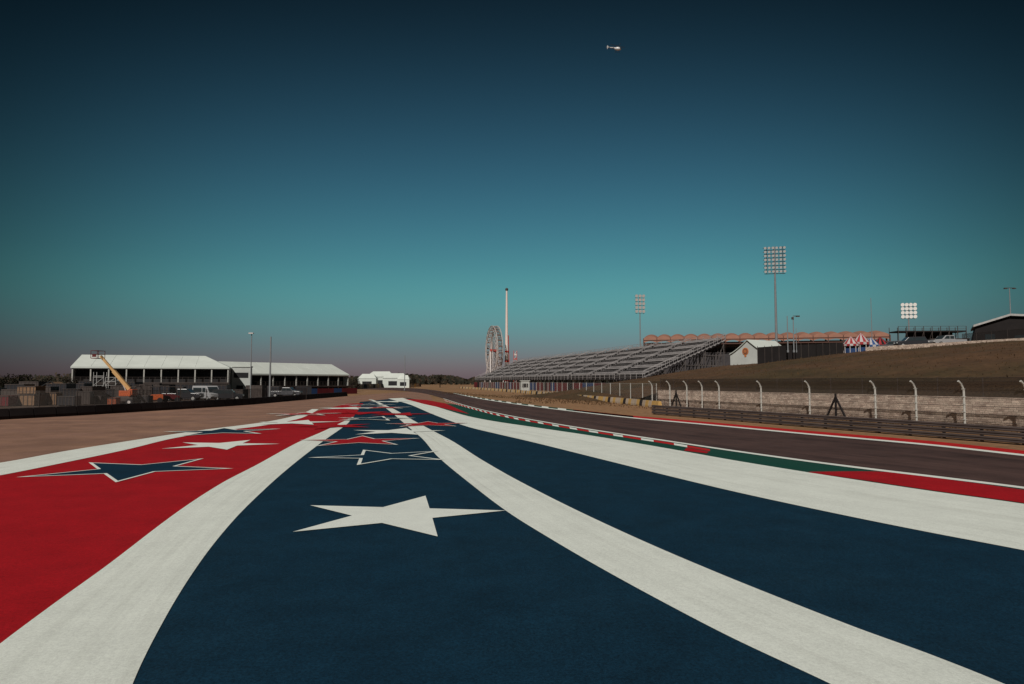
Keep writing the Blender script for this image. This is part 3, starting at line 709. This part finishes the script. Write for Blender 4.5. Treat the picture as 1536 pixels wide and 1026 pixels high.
def kiosk(px,D,w,h,lb,cols,rz):
    pp=P3(px,D); pp.z=gz(pp)-.1
    e=thing('striped_kiosk',lb,'kiosk',pp,rz,'striped festival kiosks')
    m=MB(); n=16
    for k in range(n):
        t0=2*math.pi*k/n;t1=2*math.pi*(k+1)/n; r_=w/2
        c0,s0,c1,s1=math.cos(t0),math.sin(t0),math.cos(t1),math.sin(t1)
        m.add([(r_*c0,r_*s0,h*.55),(r_*c1,r_*s1,h*.55),(r_*.55*c1,r_*.55*s1,h*.78),(r_*.55*c0,r_*.55*s0,h*.78)],[(0,1,2,3)],mi=k%2)
        m.add([(r_*.55*c0,r_*.55*s0,h*.78),(r_*.55*c1,r_*.55*s1,h*.78),(0,0,h)],[(0,1,2)],mi=k%2)
        m.add([(r_*c0,r_*s0,h*.43),(r_*c1,r_*s1,h*.43),(r_*c1,r_*s1,h*.55),(r_*c0,r_*s0,h*.55)],[(0,1,2,3)],mi=(k+1)%2)
    m.obj('canopy',cols,e)
    m=MB(); m.tube((0,0,0),(0,0,h*.3),w*.42,w*.42,12,mi=0)
    for k in range(8):
        t=2*math.pi*k/8; m.tube((w*.45*math.cos(t),w*.45*math.sin(t),0),(w*.45*math.cos(t),w*.45*math.sin(t),h*.5),.06,.06,6,mi=1)
    m.obj('counter',[M_BLUEB,M_WHP],e)
RB=mat('stripe_red',(0.32,0.03,0.035)); BB=mat('stripe_blue',(0.03,0.08,0.22)); SW=mat('stripe_white',(.45,.42,.42))
kiosk(1278,125,2.8,3.2,'round kiosk with red and white striped canopy',[RB,SW],.2)
kiosk(1293,126,3.0,3.9,'tall round kiosk with red and white striped canopy',[SW,RB],.2)
kiosk(1308,127,3.0,3.2,'round kiosk with blue and white striped canopy',[BB,SW],.5)
kiosk(1322,129,2.8,3.5,'small kiosk with dark and red striped canopy',[RB,M_DFAB],.1)
pp=P3(1457,122); pp.z=8.7
e=thing('pavilion','dark-walled pavilion with pale low-pitched roof','building',pp,-.56)
wl=15; ev=W(1460,490,122).z-8.7; rg=W(1500,474,119).z-8.7
m=MB(); m.prism([(0,-.3),(wl,-.3),(wl,ev),(wl*.40,rg-.3),(1.0,ev)],0,12,mi=0); m.box((3,-.04,1.4),(1.4,.06,2.4),mi=1); m.box((8,-.04,1.6),(3,.06,1.4),mi=1); m.obj('wall',[M_DFAB,M_GLASS],e)
m=MB()
for x0,x1,z0_,z1_ in ((.6,wl*.40,ev-.1,rg),(wl+.6,wl*.40,ev+.7,rg)):
    v=[(x0,-.6,z0_),(x1,-.6,z1_),(x1,12.6,z1_),(x0,12.6,z0_)]; v2=[(x,y,z+.35) for x,y,z in v]
    m.add(v+v2,[(0,1,2,3),(7,6,5,4),(0,4,5,1),(3,2,6,7),(0,3,7,4)])
m.obj('roof',mat('pale_roof',(0.40,0.39,0.38)),e)
panel_fence('wire_fence',[Vector((P3(x,D_).x,D_,8.6)) for x,D_ in ((1446,114),(1490,108),(1540,102),(1620,96))],2.3,M_MESHD,'dark mesh fence in front of the pavilion','fence',step=2.5)
pp=P3(1350,150); pp.z=8.5
e=thing('viewing_platform','dark scaffold viewing platform behind parked vehicles','platform',pp,-.05)
wl=14.5; ht=W(1400,497,150).z-8.5
m=MB(); m.box((wl/2,2,ht),(wl,4,.3)); m.box((wl*.6,3.9,ht*.6),(wl*.7,.1,ht*.9)); m.obj('deck',M_DFAB,e)
m=MB()
for k in range(9):
    x=wl*k/8
    for y in (0,4): m.beam((x,y,0),(x,y,ht+1.1),.1,.1)
    if k<8: m.beam((x,0,0),(x+wl/8,0,ht),.07,.07)
for z in (.5,1.1): m.beam((0,0,ht+z),(wl,0,ht+z),.06,.06)
m.obj('scaffold',M_DSTEEL,e)
pp=P3(1398,140); pp.z=8.6
m=MB(); m.box((3.6,1.5,1.5),(7.2,3,3.0)); 
for k in range(6): m.box((.6+k*1.2,-.03,1.5),(.08,.06,2.9),mi=1)
m.box((3.6,1.5,3.08),(7.4,3.2,.15),mi=1)
tag(m.obj('storage_container',[M_DFAB,M_DSTEEL],None,pp,-.2),'long low dark storage container behind parked truck','container')

# ---------------------------------------------------------------- vehicles
def vehicle(name,label,cat,loc,rz,prof,wdt,windows,wheels,wr,paintm,group='parked vehicles',front=None):
    e=thing(name,label,cat,loc,rz,group)
    m=MB(); m.prism(prof,-wdt/2,wdt/2); m.obj('body',paintm,e,bevel=.06)
    for sgn in (-1,1):
        for w in windows:
            m=MB(); y=sgn*(wdt/2+.012); v=[(x,y,z) for x,z in w]; m.add(v,[tuple(range(len(v)))]); m.obj('side_window',M_GLASS,e)
    if front:
        m=MB(); (x0,z0_),(x1,z1_)=front; nx,nz=(z1_-z0_),-(x1-x0); l_=math.hypot(nx,nz)
        s_=1 if nx/l_>0 else -1; nx,nz=nx/l_*.015*s_,nz/l_*.015*s_
        a=wdt/2-.15; m.add([(x0+nx,-a,z0_+nz),(x0+nx,a,z0_+nz),(x1+nx,a,z1_+nz),(x1+nx,-a,z1_+nz)],[(0,1,2,3)]); m.obj('windscreen',M_GLASS,e)
    xf=max(x for x,z in prof)
    for sgn in (-1,1):
        m=MB(); m.box((xf+.01,sgn*(wdt/2-.3),wr*2.1),(.05,.35,.16)); m.obj('headlight',M_LAMP,e)
    for x in wheels:
        for sgn in (-1,1):
            wh=MB(); y=sgn*(wdt/2-.12); wh.tube((x,y-.12,wr),(x,y+.12,wr),wr,wr,14,mi=0); wh.tube((x,y+sgn*.12,wr),(x,y+sgn*.135,wr),wr*.6,wr*.55,12,mi=1)
            wh.obj('wheel',[M_BLACK,M_STEEL],e)
    return e
VAN=dict(prof=[(-2.6,.35),(2.5,.35),(2.6,.6),(2.6,1.05),(2.0,1.25),(1.45,2.15),(1.2,2.3),(-2.5,2.3),(-2.6,2.1)],wdt=1.95,windows=[[(1.3,1.3),(1.8,1.3),(1.35,2.0),(1.3,2.0)],[(.3,1.3),(1.15,1.3),(1.15,2.0),(.3,2.0)],[(-2.3,1.3),(.1,1.3),(.1,2.0),(-2.3,2.0)]],wheels=(-1.7,1.7),wr=.36,front=((2.0,1.27),(1.45,2.13)))
SUV=dict(prof=[(-2.3,.35),(2.25,.35),(2.35,.6),(2.3,.95),(1.2,1.1),(.6,1.7),(-1.9,1.75),(-2.3,1.05)],wdt=1.9,windows=[[(-.3,1.1),(.95,1.1),(.5,1.6),(-.3,1.6)],[(-2.0,1.1),(-.4,1.1),(-.4,1.6),(-1.8,1.62)]],wheels=(-1.45,1.5),wr=.37,front=((1.2,1.12),(.6,1.68)))
PICK=dict(prof=[(-2.75,.5),(2.7,.5),(2.8,.75),(2.75,1.15),(1.5,1.25),(.9,1.85),(-.5,1.87),(-.7,1.2),(-2.75,1.2)],wdt=1.95,windows=[[(.3,1.28),(1.25,1.28),(.85,1.75),(.3,1.75)],[(-.5,1.28),(.2,1.28),(.2,1.75),(-.45,1.75)]],wheels=(-1.8,1.8),wr=.42,front=((1.5,1.27),(.9,1.83)))
def on(px,D,z=None):
    p=P3(px,D); p.z=gz(p) if z is None else z; return p
vehicle('pickup_truck','silver grey pickup truck parked on the hilltop','truck',on(1423,112),math.radians(185),paintm=mat('silver_car_paint',(0.32,0.32,0.33),0.3,0.1,spec=0.5),**PICK)
vehicle('parked_car','dark sport utility car parked on the hilltop','car',on(1368,113),math.radians(170),paintm=M_DARKV,**SUV)
vehicle('parked_car','grey sport utility car parked on the hilltop','car',on(1342,122),math.radians(140),paintm=M_GREYV,**SUV)
vehicle('parked_car','white sport utility car parked by scaffold platform','car',on(1392,126),math.radians(10),paintm=M_WHITEV,**SUV)
vehicle('delivery_van','white delivery van parked beside hospitality tent','van',P3(311,108),math.radians(-35),paintm=M_WHITEV,**VAN)
vehicle('parked_car','dark car parked beside the white van','car',P3(342,108),math.radians(15),paintm=M_DARKV,**SUV)
vehicle('pickup_truck','dark pickup truck parked in the work compound','truck',P3(275,104),math.radians(5),paintm=M_DARKV,**PICK)
vehicle('parked_car','grey car parked in the work compound','car',P3(12,96),math.radians(20),paintm=M_GREYV,**SUV)
vehicle('pickup_truck','dark grey pickup truck parked under the tent deck','truck',P3(430,128),math.radians(0),paintm=M_GREYV,**PICK)
bp_=P3(190,86)
e=thing('boom_lift','orange boom lift with long tan arm raised over tent','boom lift',bp_,0)
m=MB(); m.box((0,0,.75),(2.6,1.8,.5)); m.box((0,0,1.05),(1.6,1.5,.2)); m.obj('chassis',M_DSTEEL,e,bevel=.05)
m=MB(); m.box((.2,0,1.5),(1.5,1.5,.75)); m.box((.85,0,1.65),(.5,1.3,.7)); m.obj('turntable',M_ORG,e,bevel=.08)
for x in (-.95,.95):
    for y in (-.85,.85):
        m=MB(); m.tube((x,y-.18,.42),(x,y+.18,.42),.42,.42,14); m.tube((x,y-.2,.42),(x,y+.2,.42),.2,.2,10,mi=1); m.obj('wheel',[M_BLACK,M_WHP],e)
tip=W(151,534,86)-bp_
m=MB(); a=Vector((.4,0,2.0)); b=Vector((tip.x,0,tip.z)); mid=a.lerp(b,.55); m.beam(a,mid,.34,.42); m.beam(a.lerp(b,.5),b,.22,.28); m.beam(Vector((.0,0,1.7)),a.lerp(b,.3),.12,.12,mi=1); m.obj('arm',[M_TANARM,M_STEEL],e)
m=MB(); bx=tip.x-.35; bz=tip.z-.3
m.box((bx,0,bz),(.8,1.6,.08)) 
for z in (.5,.95):
    for y in (-.8,.8): m.beam((bx-.4,y,bz+z),(bx+.4,y,bz+z),.05,.05)
    for x in (-.4,.4): m.beam((bx+x,-.8,bz+z),(bx+x,.8,bz+z),.05,.05)
for x in (-.4,.4):
    for y in (-.8,.8): m.beam((bx+x,y,bz),(bx+x,y,bz+.95),.05,.05)
m.box((bx,-.77,bz+.3),(.5,.04,.3)); m.obj('basket',mat('dark_red_paint',(0.12,0.02,0.02)),e)
def forklift(px,D,rz,lb,pm_):
    e=thing('forklift',lb,'forklift',P3(px,D),rz,'forklifts in the work compound')
    m=MB(); m.prism([(-1.2,.4),(1.0,.4),(1.0,.9),(.5,1.0),(.3,1.15),(-.6,1.2),(-1.2,1.15)],-.6,.6); m.obj('body',pm_,e,bevel=.05)
    m=MB()
    for x,xt in ((.75,.45),(-.7,-.6)):
        for y in (-.5,.5): m.beam((x,y,.9),(xt,y,2.2),.07,.07)
    m.box((-.08,0,2.22),(1.25,1.15,.08)); m.obj('cab_frame',M_DSTEEL,e)
    m=MB(); m.beam((1.15,-.35,.15),(1.15,-.35,2.6),.1,.12); m.beam((1.15,.35,.15),(1.15,.35,2.6),.1,.12)
    for z in (.4,1.3,2.5): m.box((1.15,0,z),(.08,.8,.1))
    m.box((1.75,-.3,.2),(1.1,.12,.05)); m.box((1.75,.3,.2),(1.1,.12,.05)); m.obj('mast',M_DSTEEL,e)
    for x in (-.8,.7):
        for y in (-.6,.6):
            m=MB(); m.tube((x,y-.12,.36),(x,y+.12,.36),.36,.36,12); m.obj('wheel',M_BLACK,e)
forklift(232,96,math.radians(200),'orange forklift with raised mast in the compound',M_ORG)
forklift(258,99,math.radians(30),'dark red forklift in the compound',M_REDB)
forklift(205,100,math.radians(80),'dark red forklift near the boom lift',M_REDB)
def crate(px,D,sx,sy,sz,z,m_,lb,rz=0):
    m=MB(); m.box((0,0,sz/2+.1),(sx,sy,sz),mi=0)
    for k in (-1,0,1): m.box((k*sx*.42,0,.05),(.12,sy,.1),mi=1)
    for k in range(5): m.box((-sx/2+sx*(k+.5)/5,-sy/2-.02,sz/2+.1),(.07,.04,sz),mi=1)
    m.box((0,-sy/2-.025,sz+.05),(sx,.05,.1),mi=1)
    p=P3(px,D); p.z=z; tag(m.obj('storage_crate',[m_,M_DSTEEL],None,p,rz),lb,'crate','crates and boxes in the work compound')
crate(45,84,2.6,2,1.3,0,M_WOOD,'tan wooden crate standing on pallet'); crate(48,84,2.2,1.8,.9,1.42,M_WOOD,'tan wooden crate stacked on another')
crate(78,86,1.8,1.8,1.5,0,M_WOOD,'tan wooden crate standing on pallet',.2); crate(25,88,2.4,2,1.9,0,M_DSTEEL,'dark steel storage box on skids')
crate(105,84,2,1.6,1.1,0,M_DARKV,'black storage box on wooden skids',.1); crate(128,88,1.6,1.6,1.6,0,M_DSTEEL,'dark steel storage box on skids',.3); crate(4,82,2.6,2,1.2,0,M_REDB,'dark red storage box on skids',.1)
crate(150,90,1.5,1.2,1.0,0,M_DSTEEL,'dark steel storage box on skids',-.2); crate(172,84,1.0,1.0,.9,0,M_ORG,'orange equipment box beside boom lift'); crate(218,92,1.6,1.2,1.0,0,M_DARKV,'black storage box on wooden skids')
crate(-15,90,3,2,2.0,0,M_DARKV,'black storage box on wooden skids'); crate(65,92,3,2,2.2,0,M_DSTEEL,'dark steel storage box on skids',.1)
for i,(px,D,sx_,sz_) in enumerate([(92,98,3,2.6),(140,96,2.4,2.2),(120,104,2.6,2.6),(290,112,2.4,1.6),(385,122,3,2.2),(245,110,3,2.2),(160,99,2,1.8),(182,103,2.4,2.3),(108,94,2,1.9),(30,100,3,2.5),(216,106,2.4,2.4),(265,113,2.6,2.0),(330,116,3,2.3),(360,112,2,1.6),(410,130,3,2),(455,140,3,2),(50,106,3,2.9),(132,110,2.2,3.0),(198,110,2.4,2.8),(228,114,2.6,2.6),(280,117,3,2.4),(305,118,2.4,2.7)]):
    dk=i%3!=1
    crate(px,D,sx_,2,sz_,0,M_DARKV if dk else M_DSTEEL,'black storage box on wooden skids' if dk else 'dark steel storage box on skids',random.uniform(-.4,.5))
m=MB(); m.prism([(-1.7,0),(1.7,0),(1.7,1.9),(0,2.9),(-1.7,1.9)],0,3,mi=0); m.box((0,-.03,.9),(1.5,.05,1.8),mi=1)
for sgn in(-1,1): m.beam((sgn*1.9,-.1,1.85),(0,-.1,3.0),.12,.12,mi=1)
tag(m.obj('garden_shed',[M_WOOD,M_DARK],None,P3(76,100),.15),'small tan wooden shed with gabled roof','shed')
panel_fence('wire_fence',[Vector((P3(x,y).x,y,0)) for x,y in ((-200,74),(60,78),(220,84),(350,95),(460,112))],1.9,M_MESHF,'thin wire compound fence with steel posts','fence',post_r=.04,step=3.5)
for px,D,h in ((150,104,4.4),(168,104,3.6)):
    m=MB()
    for x in (-.7,.7):
        for y in (-.6,.6): m.beam((x,y,0),(x,y,h),.06,.06)
    k=0
    while k*1.2<h-1.2:
        z=k*1.2; m.beam((-.7,-.6,z),(.7,-.6,z+1.2),.05,.05); m.beam((-.7,-.6,z+1.2),(.7,-.6,z+1.2),.05,.05); m.beam((.7,-.6,z),(.7,.6,z+1.2),.05,.05); k+=1
    m.box((0,0,h-.6),(1.4,1.2,.08))
    tag(m.obj('scaffold_tower',M_STEEL,None,P3(px,D),.2),'steel scaffold tower beside the hospitality tent','scaffold','scaffold towers')
m=MB(); m.box((0,0,1.6),(2.6,2.6,3.0)); m.box((0,-1.33,1.7),(1.8,.06,1.2),mi=1); m.box((0,0,3.2),(3.0,3.0,.2))
tag(m.obj('ticket_booth',[M_TENT2,M_DARK],None,P3(787,215),.1),'small white booth near the base of the grandstand','booth')

# ---------------------------------------------------------------- trees
def tree_mesh(h,cr_,n,leaf):
    tb=MB(); th=h*.35; tb.tube((0,0,0),(0.05,0,th),.05*h,.03*h,8)
    for k in range(6):
        t=2*math.pi*k/6+random.random(); tb.tube((0.05,0,th*random.uniform(.7,1)),(cr_*.6*math.cos(t),cr_*.6*math.sin(t),h*random.uniform(.5,.8)),.018*h,.006*h,6)
    lb=MB(); cl=[]
    for k in range(14):
        t=random.uniform(0,6.28); rr=cr_*random.uniform(.1,.8); cl.append((rr*math.cos(t),rr*math.sin(t),h*random.uniform(.38,.9),cr_*random.uniform(.22,.45)))
    for k in range(n):
        c=random.choice(cl); v=Vector((random.gauss(0,1),random.gauss(0,1),random.gauss(0,.8))).normalized()*c[3]*random.uniform(.5,1.1)
        p=Vector(c[:3])+v; a=Vector((random.uniform(-1,1),random.uniform(-1,1),random.uniform(-1,1))).normalized()*leaf; b=a.cross(Vector((random.random(),random.random(),1))).normalized()*leaf*.7
        lb.add([p-a,p-b,p+a,p+b],[(0,1,2,3)],mi=0 if random.random()<.6 else 1)
    return tb,lb
TV=[tree_mesh(5.0,2.4,1300,.17) for k in range(3)]
protos=[]
spots=[(20,120,.85),(50,112,.65),(95,108,.6),(110,116,.7),(-20,130,.9),(70,140,.85),(5,150,.85),(100,150,.8),(535,210,.8),(528,200,.7),(40,160,.9),(-60,140,.9),(620,320,1.0),(660,330,1.2)]
for i,(px,D,s_) in enumerate(spots):
    if i<3:
        tb,lb=TV[i]; e=thing('tree','scrubby dark green tree in the compound','tree',P3(px,D),random.random()*6,'scrubby trees')
        tb.obj('trunk',M_BARK,e); lb.obj('crown',[M_LEAF,M_LEAF2],e); protos.append(e); e.scale=(s_,)*3
    else: copy_thing(protos[i%3],P3(px,D),random.random()*6,scale=(s_,)*3)
m=MB()
def wood(x0,x1,D0,D1,n,hh,leaf):
    for k in range(n):
        px=random.uniform(x0,x1); D=random.uniform(D0,D1); p=P3(px,D)
        loc=hh*(0.65+0.35*math.sin(p.x*.031+1.3)*math.sin(p.x*.0113)+.15*math.sin(p.x*.17))
        p.z=loc*random.random()**.6; a=Vector((random.uniform(-1,1),random.uniform(-.4,.4),random.uniform(-.8,.8))).normalized()*leaf; b=Vector((-a.z,random.uniform(-.3,.3)*leaf,a.x))*.7
        m.add([p-a,p-b,p+a,p+b],[(0,1,2,3)],mi=0 if random.random()<.65 else 1)
wood(-350,1000,600,760,14000,9,1.6)
wood(-200,130,220,300,4500,4,.6)
wood(1000,2200,650,800,3000,11,2.0)
o=m.obj('distant_wood',[M_LEAF,M_LEAF2]); o['kind']='stuff'; o['label']='dark line of distant scrub trees along the horizon'

# ---------------------------------------------------------------- helicopter
hp=W(925,73,330)
e=thing('helicopter','small white helicopter flying high in clear sky','helicopter',hp,math.radians(-12)); e.rotation_euler=(math.radians(6),math.radians(8),math.radians(-12))
m=MB(); m.sphere((0.6,0,0),1.0,(1.75,.8,.85),16,10); m.obj('fuselage',M_HELI,e,smooth=True)
m=MB(); m.sphere((1.65,0,.12),.68,(1.1,.92,.75),14,8); m.obj('cockpit_glass',M_GLASS,e,smooth=True)
m=MB(); m.tube((-.8,0,.3),(-4.4,0,.5),.36,.12,10); m.prism([(-4.7,.3),(-4.2,.3),(-4.5,1.3),(-4.9,1.3)],-.06,.06); m.prism([(-4.6,.4),(-4.3,.4),(-4.6,-.3),(-4.8,-.3)],-.05,.05); m.box((-3.7,0,.45),(.4,1.5,.06)); m.obj('tail_boom',M_STEEL,e)
m=MB(); m.tube((0.3,0,.7),(0.3,0,1.35),.12,.12,8)
for t in (.5,2.07,3.64,5.21): m.beam((.3,0,1.35),(.3+3.8*math.cos(t),3.8*math.sin(t),1.35),.05,.2)
m.obj('main_rotor',M_DARKV,e)
m=MB()
for t in (.3,1.87,3.44,5.0): m.beam((-4.6,.12,.8),(-4.6+.7*math.cos(t),.12,.8+.7*math.sin(t)),.04,.14)
m.obj('tail_rotor',M_STEEL,e)
for y in (-.8,.8):
    m=MB(); m.tube((-1.0,y,-1.4),(1.8,y,-1.4),.05,.05,6)
    for x in (-.4,1.2): m.tube((x,y,-1.4),(x,y*.5,-.7),.04,.04,6)
    m.obj('landing_skid',M_DARKV,e)

# ---------------------------------------------------------------- light, sky, camera
az=Vector((-0.30,-0.90)); el=math.radians(40); az.normalize()
S=Vector((az.x*math.cos(el),az.y*math.cos(el),math.sin(el)))
sl=bpy.data.lights.new('sun','SUN'); sl.energy=3.4; sl.angle=math.radians(.5); sl.color=(1,.945,.87)
so=bpy.data.objects.new('sun',sl); COL.objects.link(so); so.rotation_euler=S.to_track_quat('Z','Y').to_euler()
w=bpy.data.worlds.new('World'); scene.world=w; w.use_nodes=True; n=w.node_tree.nodes; l=w.node_tree.links
bg=n['Background']; sky=n.new('ShaderNodeTexSky'); sky.sky_type='NISHITA'; sky.sun_disc=False; sky.sun_elevation=el; sky.sun_rotation=math.atan2(S.x,S.y)%(2*math.pi)
sky.air_density=1.0; sky.dust_density=0.6; sky.ozone_density=2.0
tc=n.new('ShaderNodeTexCoord'); sx=n.new('ShaderNodeSeparateXYZ'); l.new(tc.outputs['Generated'],sx.inputs[0])
rp=n.new('ShaderNodeValToRGB'); rp.color_ramp.interpolation='B_SPLINE'; l.new(sx.outputs['Z'],rp.inputs[0])
stops=[(0.0,(.37,.27,.40)),(.03,(.37,.33,.45)),(.07,(.34,.53,.56)),(.115,(.35,.78,.66)),(.165,(.33,.76,.64)),(.255,(.27,.60,.55)),(.34,(.21,.45,.43)),(.43,(.14,.29,.28)),(.52,(.09,.165,.155)),(.8,(.06,.10,.11))]
el_=rp.color_ramp.elements
while len(el_)<len(stops): el_.new(0.5)
for i,(p_,c_) in enumerate(stops): el_[i].position=p_; el_[i].color=(*c_,1)
vn=n.new('ShaderNodeVectorMath'); vn.operation='DOT_PRODUCT'; vn.inputs[1].default_value=(0.0,1,0); l.new(tc.outputs['Generated'],vn.inputs[0])
mr=n.new('ShaderNodeMapRange'); mr.interpolation_type='SMOOTHSTEP'; mr.inputs['From Min'].default_value=0.68; mr.inputs['From Max'].default_value=0.99; mr.inputs['To Min'].default_value=0.22; mr.inputs['To Max'].default_value=1.0  # painted vignette: sky colour dimmed away from the forward axis
l.new(vn.outputs['Value'],mr.inputs['Value'])
mx=n.new('ShaderNodeVectorMath'); mx.operation='MULTIPLY'; l.new(sky.outputs[0],mx.inputs[0]); l.new(rp.outputs[0],mx.inputs[1])
m3=n.new('ShaderNodeVectorMath'); m3.operation='SCALE'; l.new(mx.outputs[0],m3.inputs[0]); l.new(mr.outputs[0],m3.inputs['Scale'])
l.new(m3.outputs[0],bg.inputs[0]); bg.inputs[1].default_value=0.066
cam=bpy.data.cameras.new('camera'); co=bpy.data.objects.new('camera',cam); COL.objects.link(co)
cam.sensor_width=36; cam.lens=24; cam.clip_end=20000; cam.clip_start=.1
co.location=(0,0,H); co.rotation_euler=(math.radians(90)+TH,0,0); scene.camera=co
scene.view_settings.view_transform='Standard'; scene.view_settings.look='None'; scene.view_settings.exposure=0
